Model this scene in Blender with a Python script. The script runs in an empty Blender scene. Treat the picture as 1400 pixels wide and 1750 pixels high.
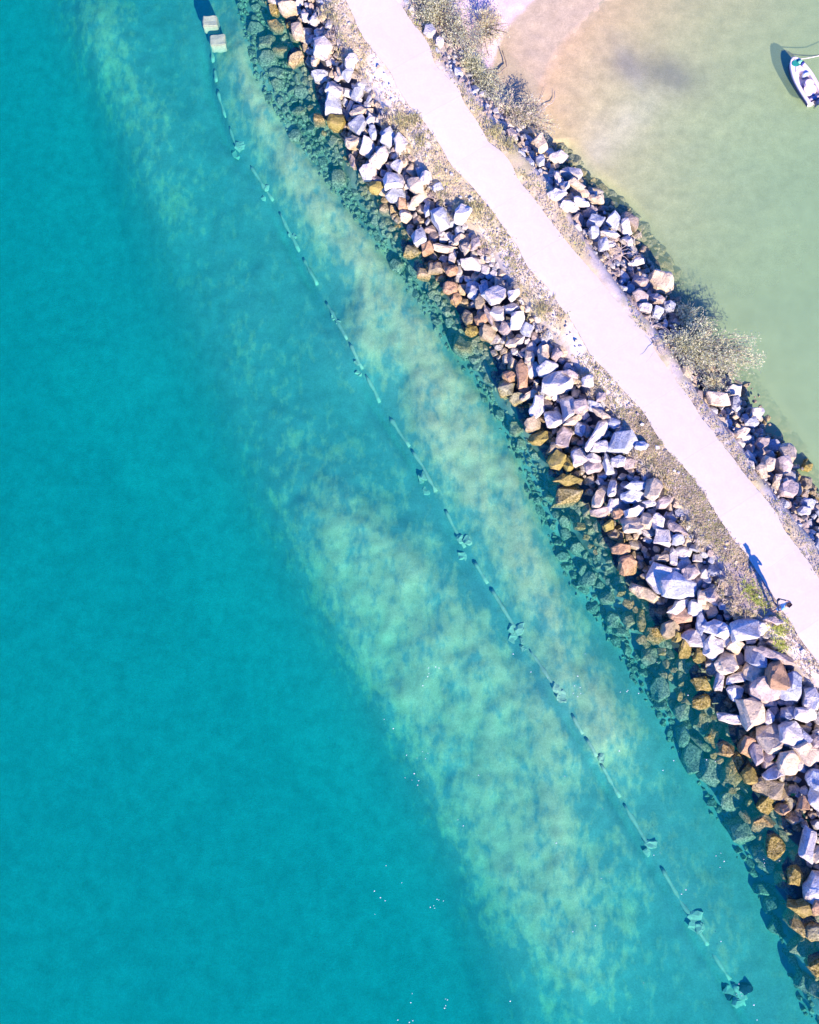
import bpy, bmesh, math, random
import numpy as np
from mathutils import Vector, Matrix, noise, Euler
random.seed(11); rng = np.random.default_rng(5)
S = bpy.context.scene
COL = S.collection
R = math.radians

# ------------------------------------------------------------------ camera
F = 1656.0; H = 46.0; TILT = R(12.0)
cam = bpy.data.cameras.new('camera'); camo = bpy.data.objects.new('camera', cam); COL.objects.link(camo)
camo.location = (0, 0, H); camo.rotation_euler = (TILT, 0, 0)
cam.sensor_fit = 'HORIZONTAL'; cam.sensor_width = 36.0; cam.lens = 36.0 * F / 1400.0
cam.clip_start = 0.5; cam.clip_end = 3000
S.camera = camo
S.render.resolution_x = 819; S.render.resolution_y = 1024
CT, ST = math.cos(TILT), math.sin(TILT)
def W(px, py, z=0.0):
    """ground position seen at photo pixel, on the level z (used to survey real positions)"""
    dx, dy, dz = (px - 700) / F, (875 - py) / F, -1.0
    wy = dy * CT - dz * ST; wz = dy * ST + dz * CT
    t = (z - H) / wz
    return Vector((dx * t, wy * t, z))
def P(v):
    """world -> photo pixel, only used for wording labels"""
    x, y, z = v[0], v[1], v[2] - H
    cy = y * CT + z * ST; cz = -y * ST + z * CT
    return 700 + F * x / -cz, 875 - F * cy / -cz
# ------------------------------------------------------------------ helpers
def tag(o, label=None, cat=None, group=None, kind=None):
    if label: o['label'] = label
    if cat: o['category'] = cat
    if group: o['group'] = group
    if kind: o['kind'] = kind
    return o
def link(name, verts, faces, mats, parent=None, fm=None, smooth=False):
    me = bpy.data.meshes.new(name); me.from_pydata([tuple(v) for v in verts], [], faces); me.update()
    if not isinstance(mats, (list, tuple)): mats = [mats]
    for m in mats: me.materials.append(m)
    if fm is not None: me.polygons.foreach_set('material_index', np.array(fm, dtype=np.int32))
    if smooth: me.polygons.foreach_set('use_smooth', np.ones(len(me.polygons), dtype=bool))
    o = bpy.data.objects.new(name, me); COL.objects.link(o)
    if parent: o.parent = parent
    return o
def link_bm(name, bm, mats, parent=None, smooth=False):
    me = bpy.data.meshes.new(name); bm.normal_update(); bm.to_mesh(me); bm.free()
    if not isinstance(mats, (list, tuple)): mats = [mats]
    for m in mats: me.materials.append(m)
    if smooth:
        for p in me.polygons: p.use_smooth = True
    o = bpy.data.objects.new(name, me); COL.objects.link(o)
    if parent: o.parent = parent
    return o
def empty(name, loc, rz=0):
    o = bpy.data.objects.new(name, None); COL.objects.link(o)
    o.location = loc; o.rotation_euler = (0, 0, rz); o.empty_display_size = .2
    return o
class NT:
    def __init__(s, name):
        s.m = bpy.data.materials.new(name); s.m.use_nodes = True
        s.t = s.m.node_tree; s.t.nodes.clear(); s.out = s.n('ShaderNodeOutputMaterial')
    def n(s, typ, **kw):
        nd = s.t.nodes.new(typ)
        for k, v in kw.items():
            if k.startswith('i_'):
                nd.inputs[k[2:].replace('_', ' ')].default_value = v
            else: setattr(nd, k, v)
        return nd
    def l(s, a, b): s.t.links.new(a, b)
    def noise(s, vec, scale, detail=4, rough=.55, dist=0.0):
        n = s.n('ShaderNodeTexNoise'); n.inputs['Scale'].default_value = scale
        n.inputs['Detail'].default_value = detail; n.inputs['Roughness'].default_value = rough
        n.inputs['Distortion'].default_value = dist
        if vec is not None: s.l(vec, n.inputs['Vector'])
        return n.outputs[0]
    def ramp(s, fac, stops):
        n = s.n('ShaderNodeValToRGB'); cr = n.color_ramp
        while len(cr.elements) < len(stops): cr.elements.new(.5)
        for e, (p, c) in zip(cr.elements, stops):
            e.position = p; e.color = (c, c, c, 1) if isinstance(c, (int, float)) else (*c, 1)
        s.l(fac, n.inputs[0]); return n.outputs[0]
    def mix(s, fac, a, b, mode='MIX'):
        n = s.n('ShaderNodeMix', data_type='RGBA', blend_type=mode)
        for sock, v in ((n.inputs[0], fac), (n.inputs[6], a), (n.inputs[7], b)):
            if isinstance(v, (int, float)): sock.default_value = v
            elif isinstance(v, tuple): sock.default_value = (*v, 1)
            else: s.l(v, sock)
        return n.outputs[2]
    def math(s, op, a, b=0.0, clamp=False):
        n = s.n('ShaderNodeMath', operation=op); n.use_clamp = clamp
        for i, v in enumerate((a, b)):
            if isinstance(v, (int, float)): n.inputs[i].default_value = v
            else: s.l(v, n.inputs[i])
        return n.outputs[0]
    def bsdf(s, color, rough=.85, bump=None, bs=.3, bd=.02, spec=.3, **kw):
        b = s.n('ShaderNodeBsdfPrincipled')
        if isinstance(color, tuple): b.inputs['Base Color'].default_value = (*color, 1)
        else: s.l(color, b.inputs['Base Color'])
        b.inputs['Roughness'].default_value = rough; b.inputs['Specular IOR Level'].default_value = spec
        if bump is not None:
            bn = s.n('ShaderNodeBump'); bn.inputs['Strength'].default_value = bs; bn.inputs['Distance'].default_value = bd
            s.l(bump, bn.inputs['Height']); s.l(bn.outputs[0], b.inputs['Normal'])
        s.l(b.outputs[0], s.out.inputs['Surface']); return b
def simple(name, col, rough=.6, var=.15, scale=12, spec=.3):
    m = NT(name); co = m.n('ShaderNodeTexCoord').outputs['Object']
    nz = m.noise(co, scale)
    c = m.mix(nz, tuple(x * (1 - var) for x in col), tuple(min(1, x * (1 + var)) for x in col))
    m.bsdf(c, rough, nz, .15, .01, spec); return m.m

# ------------------------------------------------------------------ light
p0 = W(1319, 1041, 2.2); p1 = W(1272, 937, 2.2); sh = (p1 - p0)
ELEV = math.atan2(1.74, sh.length); 
toward_sun = Vector((-sh.x, -sh.y, 0)).normalized() * math.cos(ELEV) + Vector((0, 0, math.sin(ELEV)))
SAZ = math.atan2(toward_sun.x, toward_sun.y)
print('SUN elev', math.degrees(ELEV), 'az', math.degrees(SAZ), 'shadow', sh.length)
sl = bpy.data.lights.new('sun', 'SUN'); sl.energy = 5.0; sl.angle = R(.5); sl.color = (1.0, .80, .64)
so = bpy.data.objects.new('sun', sl); COL.objects.link(so)
so.rotation_euler = (-toward_sun).to_track_quat('-Z', 'Y').to_euler()
wd = bpy.data.worlds.new('World'); S.world = wd; wd.use_nodes = True
wt = wd.node_tree; wt.nodes.clear()
sky = wt.nodes.new('ShaderNodeTexSky'); sky.sky_type = 'NISHITA'; sky.sun_disc = False
sky.sun_elevation = ELEV; sky.sun_rotation = SAZ
sky.ozone_density = 3.0; sky.dust_density = .3
tint = wt.nodes.new('ShaderNodeMix'); tint.data_type = 'RGBA'; tint.blend_type = 'MULTIPLY'; tint.inputs[0].default_value = 1
tint.inputs[7].default_value = (.15, .48, 1.45, 1)
bg = wt.nodes.new('ShaderNodeBackground'); bg.inputs[1].default_value = .12
wo = wt.nodes.new('ShaderNodeOutputWorld')
wt.links.new(sky.outputs[0], tint.inputs[6]); wt.links.new(tint.outputs[2], bg.inputs[0]); wt.links.new(bg.outputs[0], wo.inputs[0])
S.view_settings.view_transform = 'Standard'; S.view_settings.look = 'None'
S.view_settings.exposure = .9; S.view_settings.gamma = 1.0
S.cycles.max_bounces = 8; S.cycles.transparent_max_bounces = 24; S.cycles.diffuse_bounces = 1

# ------------------------------------------------------------------ terrain curves
CV = [  # (z, [(px,py)...]) from the open sea to the lagoon
 (-4.7, [(-160, 0), (-60, 250), (60, 600), (260, 880), (380, 1100), (500, 1300), (620, 1500), (720, 1750)]),
 (-3.9, [(40, 0), (160, 250), (270, 600), (400, 880), (500, 1080), (630, 1300), (730, 1500), (820, 1750)]),
 (-2.8, [(130, 0), (230, 250), (360, 600), (490, 880), (590, 1080), (710, 1300), (810, 1500), (900, 1750)]),
 (-2.05, [(350, 0), (376, 170), (402, 245), (470, 350), (570, 540), (650, 690), (722, 800), (790, 930), (870, 1060), (960, 1200), (1080, 1400), (1180, 1570), (1270, 1710)]),
 (-1.9, [(405, 0), (440, 140), (490, 230), (560, 320), (650, 430), (720, 530), (790, 620), (845, 700), (890, 800), (935, 900), (980, 1000), (1045, 1090), (1110, 1200), (1165, 1290), (1230, 1400), (1290, 1500), (1340, 1620), (1375, 1720)]),
 (0.0, [(470, 0), (505, 90), (530, 150), (565, 225), (610, 310), (655, 375), (705, 440), (770, 530), (820, 610), (880, 700), (930, 780), (990, 870), (1030, 930), (1070, 990), (1120, 1060), (1170, 1130), (1220, 1215), (1270, 1300), (1320, 1400), (1360, 1500), (1400, 1620), (1440, 1740)]),
 (2.0, [(560, 0), (590, 80), (640, 150), (685, 225), (740, 310), (800, 375), (850, 430), (900, 510), (950, 570), (1005, 640), (1050, 700), (1085, 760), (1140, 825), (1190, 895), (1230, 950), (1270, 1040), (1330, 1095), (1385, 1160), (1450, 1250), (1520, 1400), (1640, 1740)]),
 (2.2, [(592, 0), (622, 66), (668, 123), (692, 171), (723, 206), (749, 243), (775, 285), (800, 311), (836, 351), (879, 414), (907, 460), (947, 506), (979, 551), (1013, 609), (1053, 653), (1093, 695), (1136, 764), (1190, 821), (1221, 873), (1250, 916), (1277, 950), (1340, 1045), (1380, 1110), (1425, 1170), (1560, 1350), (1800, 1740)]),
 (2.2, [(677, 0), (700, 31), (720, 54), (737, 86), (742, 108), (783, 151), (806, 194), (837, 243), (857, 257), (886, 303), (930, 363), (984, 431), (1025, 478), (1071, 536), (1114, 581), (1137, 625), (1177, 680), (1230, 752), (1266, 802), (1302, 843), (1329, 884), (1373, 950), (1400, 985), (1540, 1170), (1920, 1740)]),
 (2.0, [(690, 0), (712, 40), (735, 65), (760, 110), (800, 150), (835, 200), (880, 250), (925, 300), (965, 365), (1005, 425), (1045, 480), (1100, 545), (1140, 600), (1195, 680), (1250, 745), (1285, 800), (1325, 850), (1355, 890), (1400, 945), (1500, 1060), (1960, 1740)]),
 (0.0, [(800, 0), (830, 70), (860, 140), (900, 205), (955, 250), (1000, 300), (1060, 350), (1095, 390), (1130, 440), (1165, 500), (1200, 545), (1250, 600), (1290, 660), (1335, 725), (1370, 785), (1400, 825), (1500, 940), (2040, 1740)]),
 (-.7, [(870, 0), (900, 70), (930, 140), (965, 205), (995, 250), (1035, 300), (1095, 345), (1130, 385), (1165, 435), (1200, 490), (1240, 540), (1290, 600), (1330, 660), (1375, 720), (1420, 790), (1550, 930), (2110, 1740)]),
 (-1.45, [(1050, 0), (1080, 70), (1110, 140), (1155, 205), (1200, 250), (1260, 300), (1330, 345), (1400, 400), (1450, 460), (1540, 560), (1700, 760), (1850, 950), (2400, 1740)]),
 (-1.9, [(1800, 0), (1800, 300), (1950, 500), (2100, 760), (2300, 950), (2800, 1740)]),
]
AX = (W(1400, 1140, 2.2) - W(592, 0, 2.2)).normalized()
SLOPE = AX.x / AX.y
curves = []
for z, pts in CV:
    w = sorted([tuple(W(a, b, z)) for a, b in pts], key=lambda v: v[1])
    ys = np.array([v[1] for v in w]); xs = np.array([v[0] for v in w])
    ys = np.concatenate([[ys[0] - 400], ys, [ys[-1] + 400]]); xs = np.concatenate([[xs[0] - 400 * SLOPE], xs, [xs[-1] + 400 * SLOPE]])
    curves.append((z, ys, xs))
ZS = np.array([c[0] for c in curves])
def cx(k, y): return np.interp(y, curves[k][1], curves[k][2])
PTH = (7, 8)
bpts = sorted([tuple(W(a, b, 0)) for a, b in [(1180, -120), (1060, -20), (1000, 34), (957, 77), (938, 110), (922, 150), (915, 200), (905, 240)]], key=lambda v: v[1])
BY = np.array([v[1] for v in bpts]); BX = np.array([v[0] for v in bpts])
BY = np.concatenate([[BY[0] - 60], BY, [BY[-1] + 300]]); BX = np.concatenate([[BX[0] - 12], BX, [BX[-1] + 240]])
SB = np.array([(BX[i], BY[i]) for i in range(len(BX))])
def beach_sd(x, y):
    """>0 on the lagoon side of the shoreline"""
    best = np.full(np.shape(x), 1e9); sg = np.zeros(np.shape(x))
    for i in range(1, len(SB) - 1):
        a, b = SB[i], SB[i + 1]; d = b - a; L = d @ d
        t = np.clip(((x - a[0]) * d[0] + (y - a[1]) * d[1]) / L, 0, 1)
        qx, qy = a[0] + t * d[0], a[1] + t * d[1]
        dd = np.hypot(x - qx, y - qy); cr = d[0] * (y - a[1]) - d[1] * (x - a[0])
        m = dd < best; best = np.where(m, dd, best); sg = np.where(m, np.where(cr > 0, -1, 1), sg)
    return best * sg
def prof(x, y):
    """smooth surface level of the breakwater / sea bed (no rock recess), plus the fractional curve index"""
    x = np.asarray(x, float); y = np.asarray(y, float)
    X = np.stack([cx(k, y) for k in range(len(curves))]); X = np.maximum.accumulate(X + np.arange(len(curves)).reshape((-1,) + (1,) * x.ndim) * 1e-3, axis=0)
    z = np.full(x.shape, ZS[0]); idx = np.zeros(x.shape)
    for k in range(len(curves) - 1):
        w = (x - X[k]) / np.maximum(X[k + 1] - X[k], 1e-3)
        m = (w >= 0) & (w < 1)
        z = np.where(m, ZS[k] + (ZS[k + 1] - ZS[k]) * w, z); idx = np.where(m, k + w, idx)
    m = x >= X[-1]; z = np.where(m, ZS[-1], z); idx = np.where(m, len(curves) - 1, idx)
    # beach
    d = beach_sd(x, y)
    zb = np.where(d > 0, -.065 * d - .0, -.055 * d)
    zb = np.clip(zb, -1.9, .55)
    right = idx > 9.6
    z = np.where(right, np.maximum(z, zb), z)
    return z, idx, d
def prof1(x, y):
    z, i, d = prof(np.array([x]), np.array([y])); return float(z[0]), float(i[0])

xin = np.arange(-27, 27.01, .2); yin = np.arange(-18, 44.01, .2)
def outer(a):
    lo, hi = a[0], a[-1]; g = [.6, 1.5, 3, 6, 12, 25, 50, 100, 200, 380, 700]
    return np.concatenate([[lo - v for v in reversed(g)], a, [hi + v for v in g]])
gx = outer(xin); gy = outer(yin)
GX, GY = np.meshgrid(gx, gy)
Z, IDX, BD = prof(GX, GY)
flat = GX.size
def fbm(scale_x, scale_y, off, oct=4, rot=0.0):
    c, s = math.cos(rot), math.sin(rot); out = np.zeros(flat)
    for i, (a, b) in enumerate(zip(GX.ravel(), GY.ravel())):
        if abs(a) > 40 or abs(b) > 60: continue
        u = (a * c + b * s) / scale_x; v = (-a * s + b * c) / scale_y
        out[i] = noise.fractal(Vector((u, v, off)), .75, 2.1, oct)
    return out.reshape(GX.shape)
n1 = fbm(1.7, 3.2, 3.3, 5, R(8)); n2 = fbm(7, 9, 9.1, 3); n3 = fbm(.7, .7, 1.7, 3)
sea = IDX < 5
bank = np.clip((IDX - .6) / 1.2, 0, 1) * np.clip((4.6 - IDX) / .8, 0, 1)       # the shallow sandy bank
# sand build-up inside the bank, strongest in the lower half and between pipe and rocks at mid height
PX = np.zeros_like(GX); PY = np.zeros_like(GX)
cz = -GY * ST + (Z - H) * CT; cyy = GY * CT + (Z - H) * ST
with np.errstate(all='ignore'):
    PX = 700 + F * GX / -cz; PY = 875 - F * cyy / -cz
def blob(px, py, rx, ry, ang):
    c, s = math.cos(R(ang)), math.sin(R(ang)); dx, dy = PX - px, PY - py
    return np.exp(-(((dx * c + dy * s) / rx) ** 2 + ((-dx * s + dy * c) / ry) ** 2))
sandy = np.clip(.05 + .85 * blob(680, 560, 70, 110, 60) * 1.3 + 1.1 * blob(780, 740, 140, 80, 62) + .75 * blob(600, 930, 220, 100, 55)
         + 1.1 * blob(760, 1140, 240, 120, 52) + .85 * blob(880, 1400, 260, 130, 58) + .6 * blob(950, 1600, 180, 90, 60)
         + .6 * blob(540, 330, 190, 70, 60) + .45 * blob(440, 120, 150, 70, 65) + .45 * blob(210, 130, 170, 60, 70) + .25 * blob(430, 560, 200, 70, 75) + .5*blob(1000,1230,90,60,50) + .9*blob(590,390,190,50,58) + .55*blob(460,160,120,45,66) + .8*blob(840,820,170,60,62) + .7*blob(910,1010,130,55,60) + .45*blob(1010,1200,150,70,58) + .3*blob(1150,1500,200,60,60) + .35*blob(280,300,140,60,75) + .35*blob(170,60,90,70,40), 0, 1.25)
Z = Z + sea * bank * (1.0 * np.clip(sandy, 0, 1) * (1 + .12 * n2) + (.06 + .07 * sandy) * n1 + .05 * sandy * n3)
Z = np.where((IDX < 1.2), Z + .08 * n2, Z)
# scoured groove left of the pipe, low ridge of sand on it
pipe_x = cx(3, GY)
dpi = (GX - pipe_x)
Z = np.where(sea, Z - .28 * np.exp(-((dpi + .42) / .28) ** 2) * np.clip((n2 + .9), .4, 1.3), Z)
# recess under the armour rocks
rz = ((IDX > 4.3) & (IDX < 5.95)) | ((IDX > 9.05) & (IDX < 10.5) & (BD > -99) & (GY < W(900, 230)[1]))
depth = np.where(IDX < 7, .8 * np.clip((IDX - 4.15 + .35 * n1) / .9, 0, 1) * np.clip((6.05 - IDX) / .2, 0, 1), .5 * np.clip((IDX - 9.0) / .2, 0, 1) * np.clip((10.8 - IDX) / .5, 0, 1))
up = GY > W(900, 240)[1]
depth = np.where(up & (IDX > 8), depth * .3, depth)
Z = Z - depth + .03 * n3 * (IDX > 5)
Z = np.where((IDX > 6.95) & (IDX < 8.05), np.minimum(Z, 2.08), Z)
# ground colours by zone; the rock zones carry painted gap shade
C = np.zeros(GX.shape + (3,))
def put(mask, c):
    m = np.clip(mask, 0, 1)[..., None]; C[:] = C * (1 - m) + np.array(c) * m
C[:] = (.34, .50, .41)
put(bank * .8, (.26, .40, .34))
put(sea * np.exp(-((dpi + .45) / .4) ** 2) * .6, (.3, .42, .38))
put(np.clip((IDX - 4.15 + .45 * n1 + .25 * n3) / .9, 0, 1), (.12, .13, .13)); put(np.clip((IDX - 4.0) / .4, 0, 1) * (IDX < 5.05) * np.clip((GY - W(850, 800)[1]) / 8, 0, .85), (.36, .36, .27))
put((IDX > 5.2) & (IDX < 5.9), (.16, .16, .17))  # crevice shade painted as dark ground between the seaward rocks
put(np.clip((IDX - 5.85) / .2, 0, 1), (.88, .79, .70))
gv = np.clip((GY * -1 + W(1100, 620, 2)[1]) / 4, 0, 1)          # gravel verge further down the lagoon side
put((IDX > 7.9) * 1.0, (.78, .68, .60)); put((IDX > 7.9) * gv, (.62, .57, .54))
vm = ((IDX > 5.9) & (IDX < 7.05)) | ((IDX > 7.95) & (IDX < 9.05))
put(vm * np.clip((n1 + .3 * n2 + .05) * 1.6, 0, .75), (.70, .58, .32)); put(vm * np.clip((n3 - .1 + .4 * n2) * 1.4, 0, .5), (.58, .54, .28))
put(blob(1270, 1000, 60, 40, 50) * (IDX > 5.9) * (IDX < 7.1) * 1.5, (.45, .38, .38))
put(np.clip((IDX - 9.05) / .1, 0, 1) * (~up), (.16, .16, .17))  # same painted crevice shade between the lagoon-side rocks
lag = np.clip((IDX - 10.0) / .5, 0, 1); lag = np.where(up, np.clip((IDX - 9.5) / .4, 0, 1), lag)
put(lag, (.56, .58, .34))
put(lag * np.exp(-np.clip(BD, 0, 99) / 7.0), (.72, .52, .31))
put(lag * np.clip(1 - BD / .5, 0, 1) * .5, (.66, .52, .36))
put(lag * np.clip(-BD / .15, 0, 1), (.58, .475, .33))
dry = lag * np.clip((-BD - 2.7 + .2 * n1) / .25, 0, 1)
put(dry, (.80, .64, .66))
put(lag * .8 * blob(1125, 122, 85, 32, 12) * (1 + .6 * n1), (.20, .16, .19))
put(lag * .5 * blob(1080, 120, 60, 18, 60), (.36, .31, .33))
put(lag * .75 * blob(1065, 215, 85, 32, -40) * (1 + .5 * n1), (.80, .68, .48))
put(lag * .35 * blob(1000, 290, 60, 22, -50), (.70, .62, .55))
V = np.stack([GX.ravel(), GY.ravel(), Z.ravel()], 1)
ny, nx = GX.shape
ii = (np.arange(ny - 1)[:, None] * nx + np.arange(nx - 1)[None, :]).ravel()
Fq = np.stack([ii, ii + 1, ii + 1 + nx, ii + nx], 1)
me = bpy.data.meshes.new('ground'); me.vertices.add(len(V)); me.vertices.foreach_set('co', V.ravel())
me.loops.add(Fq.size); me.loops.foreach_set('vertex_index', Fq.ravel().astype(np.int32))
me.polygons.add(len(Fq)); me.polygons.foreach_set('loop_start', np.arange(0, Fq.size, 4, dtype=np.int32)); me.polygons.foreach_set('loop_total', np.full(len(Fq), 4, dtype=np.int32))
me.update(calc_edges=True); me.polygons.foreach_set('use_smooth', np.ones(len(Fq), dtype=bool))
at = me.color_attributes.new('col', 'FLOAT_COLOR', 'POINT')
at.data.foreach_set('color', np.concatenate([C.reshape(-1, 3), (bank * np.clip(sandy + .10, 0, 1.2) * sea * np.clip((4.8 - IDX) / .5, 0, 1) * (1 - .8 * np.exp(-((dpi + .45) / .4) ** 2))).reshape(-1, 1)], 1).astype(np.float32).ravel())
ground = bpy.data.objects.new('ground', me); COL.objects.link(ground); ground['kind'] = 'structure'
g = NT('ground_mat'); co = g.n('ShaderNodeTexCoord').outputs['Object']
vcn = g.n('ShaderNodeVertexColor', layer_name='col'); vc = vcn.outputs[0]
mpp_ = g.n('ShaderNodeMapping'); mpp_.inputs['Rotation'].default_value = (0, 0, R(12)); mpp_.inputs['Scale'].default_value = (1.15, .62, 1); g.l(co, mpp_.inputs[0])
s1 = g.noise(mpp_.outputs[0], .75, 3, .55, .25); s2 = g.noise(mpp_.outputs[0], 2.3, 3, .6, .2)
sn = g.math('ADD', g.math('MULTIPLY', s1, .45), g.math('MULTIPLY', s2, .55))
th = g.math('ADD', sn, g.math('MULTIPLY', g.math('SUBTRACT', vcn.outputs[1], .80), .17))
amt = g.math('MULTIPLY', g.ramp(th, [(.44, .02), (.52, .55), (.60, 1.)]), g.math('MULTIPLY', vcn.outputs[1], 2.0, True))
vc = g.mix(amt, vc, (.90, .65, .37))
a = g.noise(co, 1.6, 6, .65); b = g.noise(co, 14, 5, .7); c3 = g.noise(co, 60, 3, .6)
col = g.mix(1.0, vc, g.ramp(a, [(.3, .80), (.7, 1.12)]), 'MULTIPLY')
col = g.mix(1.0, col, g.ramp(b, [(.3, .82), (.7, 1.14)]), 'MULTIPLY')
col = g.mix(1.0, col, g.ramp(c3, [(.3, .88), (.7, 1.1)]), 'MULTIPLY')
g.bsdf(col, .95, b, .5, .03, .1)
me.materials.append(g.m)
def ground_z(x, y):
    j = int(np.clip(np.searchsorted(gx, x) - 1, 0, nx - 2)); i = int(np.clip(np.searchsorted(gy, y) - 1, 0, ny - 2))
    u = (x - gx[j]) / (gx[j + 1] - gx[j]); v = (y - gy[i]) / (gy[i + 1] - gy[i])
    return float((Z[i, j] * (1 - u) + Z[i, j + 1] * u) * (1 - v) + (Z[i + 1, j] * (1 - u) + Z[i + 1, j + 1] * u) * v)

# ------------------------------------------------------------------ water bodies
def water_mat(name, absorb, dens, rip=(3.0, .02), stretch=(1, 1, 1), rot=0, stren=.25, silt=(.0, .30, .27), silt_f=(.13, .13), clear_at=(0, 0, 0), clear_r=(0, 1)):
    m = NT(name); co = m.n('ShaderNodeTexCoord').outputs['Object']
    mp = m.n('ShaderNodeMapping'); mp.inputs['Rotation'].default_value = (0, 0, rot); mp.inputs['Scale'].default_value = stretch
    m.l(co, mp.inputs[0])
    n = m.noise(mp.outputs[0], rip[0], 4, .6, .4)
    bn = m.n('ShaderNodeBump'); bn.inputs['Strength'].default_value = stren; bn.inputs['Distance'].default_value = rip[1]; m.l(n, bn.inputs['Height'])
    tr = m.n('ShaderNodeBsdfTransparent')
    gl = m.n('ShaderNodeBsdfGlossy'); gl.inputs['Roughness'].default_value = .06; m.l(bn.outputs[0], gl.inputs['Normal'])
    gi = m.n('ShaderNodeNewGeometry'); dt = m.n('ShaderNodeVectorMath', operation='DOT_PRODUCT'); m.l(gi.outputs['Incoming'], dt.inputs[0]); m.l(bn.outputs[0], dt.inputs[1])
    ca = m.math('SUBTRACT', 1.0, m.math('ABSOLUTE', dt.outputs['Value']), True)
    fr = m.math('ADD', m.math('MULTIPLY', m.math('POWER', ca, 5.0), .98), .02, True)       # Schlick reflectance of water
    df = m.n('ShaderNodeBsdfDiffuse'); df.inputs[0].default_value = (*silt, 1)     # fine silt suspended just under the surface
    m0 = m.n('ShaderNodeMixShader')
    pt = m.n('ShaderNodeVectorMath', operation='DISTANCE'); m.l(co, pt.inputs[0]); pt.inputs[1].default_value = clear_at
    mr = m.n('ShaderNodeMapRange'); m.l(pt.outputs['Value'], mr.inputs[0]); mr.inputs[1].default_value = clear_r[0]; mr.inputs[2].default_value = clear_r[1]; mr.inputs[3].default_value = silt_f[0]; mr.inputs[4].default_value = silt_f[1]
    m.l(m.math('MULTIPLY', mr.outputs[0], m.ramp(m.noise(co, .22, 3), [(.3, .85), (.7, 1.12)])), m0.inputs[0])
    m.l(tr.outputs[0], m0.inputs[1]); m.l(df.outputs[0], m0.inputs[2])
    mx = m.n('ShaderNodeMixShader'); m.l(fr, mx.inputs[0]); m.l(m0.outputs[0], mx.inputs[1]); m.l(gl.outputs[0], mx.inputs[2])
    m.l(mx.outputs[0], m.out.inputs['Surface'])
    va = m.n('ShaderNodeVolumeAbsorption'); va.inputs['Color'].default_value = (*[1 - v / dens for v in absorb], 1); va.inputs['Density'].default_value = dens
    m.l(va.outputs[0], m.out.inputs['Volume'])
    return m.m
yy = [-700, -17.5] + list(np.arange(-16, 44, 1.0)) + [45, 700]
def water_body(name, edge, far, mat, label):
    n = len(yy); v = []
    for z in (0.0, -6.0):
        for y in yy: v.append((edge(y), y, z)); v.append((far, y, z))
    f = []
    o = 2 * n
    for i in range(n - 1):
        a, b, c, d = 2 * i, 2 * i + 1, 2 * i + 3, 2 * i + 2
        f += [(a, b, c, d), (o + a, o + d, o + c, o + b), (a, d, o + d, o + a), (b, o + b, o + c, c)]
    f += [(0, o, o + 1, 1), (2 * n - 2, 2 * n - 1, o + 2 * n - 1, o + 2 * n - 2)]
    ob = link(name, v, f, mat)
    bm = bmesh.new(); bm.from_mesh(ob.data); bmesh.ops.recalc_face_normals(bm, faces=bm.faces); bm.to_mesh(ob.data); bm.free()
    ob['kind'] = 'structure'; return ob
mid = lambda y: float((cx(7, y) + cx(8, y)) / 2)
water_body('sea_water', lambda y: mid(y) - .3, -700, water_mat('sea_water_mat', (.40, .040, .036), .5, (2.2, .03), (1, .45, 1), R(20)), '')
water_body('lagoon_water', lambda y: mid(y) + .3, 700, water_mat('lagoon_water_mat', (.15, .006, .045), .5, (7, .04), (.35, 1.6, 1), R(-22), .5, (.37, .57, .29), (.05, .60), tuple(W(930, 150, 0)), (3.0, 20.0)), '')

# ------------------------------------------------------------------ path
ys = np.arange(-17.6, 43.6, .2); pv = []; pf = []
def jit(y, s): return .07 * noise.noise(Vector((y * .9, s, 0))) * 2 + .035 * noise.noise(Vector((y * 4, s, 3)))
ys = np.concatenate([[-600, -300, -100, -40], ys, [60, 120, 300, 600]])
rows = len(ys); NW = 8
for y in ys:
    l = float(cx(7, y)) + jit(y, 1); r = float(cx(8, y)) + jit(y, 7)
    pv.append((l, y, 2.0))
    for k in range(NW + 1):
        t = k / NW; pv.append((l + (r - l) * t, y, 2.2 + .03 * math.sin(math.pi * t) - (.015 if k in (0, NW) else 0)))
    pv.append((r, y, 2.0))
M_ = NW + 3
for i in range(rows - 1):
    for k in range(M_ - 1): pf.append((i * M_ + k, i * M_ + k + 1, (i + 1) * M_ + k + 1, (i + 1) * M_ + k))
m = NT('path_concrete'); co = m.n('ShaderNodeTexCoord').outputs['Object']
mp = m.n('ShaderNodeMapping'); mp.inputs['Rotation'].default_value = (0, 0, -math.atan2(AX.y, AX.x) + 0.0); m.l(co, mp.inputs[0])
sx = m.n('ShaderNodeSeparateXYZ'); m.l(mp.outputs[0], sx.inputs[0])
fx = m.math('FRACT', m.math('DIVIDE', m.math('ADD', sx.outputs[0], m.math('MULTIPLY', m.noise(co, .8, 2), .12)), 3.1))
jo = m.math('LESS_THAN', fx, .008)
a = m.noise(co, .55, 5, .6); b = m.noise(co, 9, 5, .7); wv = m.noise(mp.outputs[0], 1.2, 4, .6, 1.5)
slab = m.n('ShaderNodeTexWhiteNoise', noise_dimensions='1D'); m.l(m.math('FLOOR', m.math('DIVIDE', sx.outputs[0], 3.1)), slab.inputs['W'])
cc = m.mix(m.ramp(wv, [(.3, 0.), (.7, 1.)]), (.70, .635, .54), (.76, .69, .60))
cc = m.mix(1., cc, m.ramp(b, [(.25, .93), (.7, 1.04)]), 'MULTIPLY')
cc = m.mix(1., cc, m.ramp(slab.outputs[0], [(0, .95), (1, 1.03)]), 'MULTIPLY')
cc = m.mix(m.math('MULTIPLY', jo, .22), cc, (.42, .36, .42))
m.bsdf(cc, .9, b, .25, .01, .15)
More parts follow.
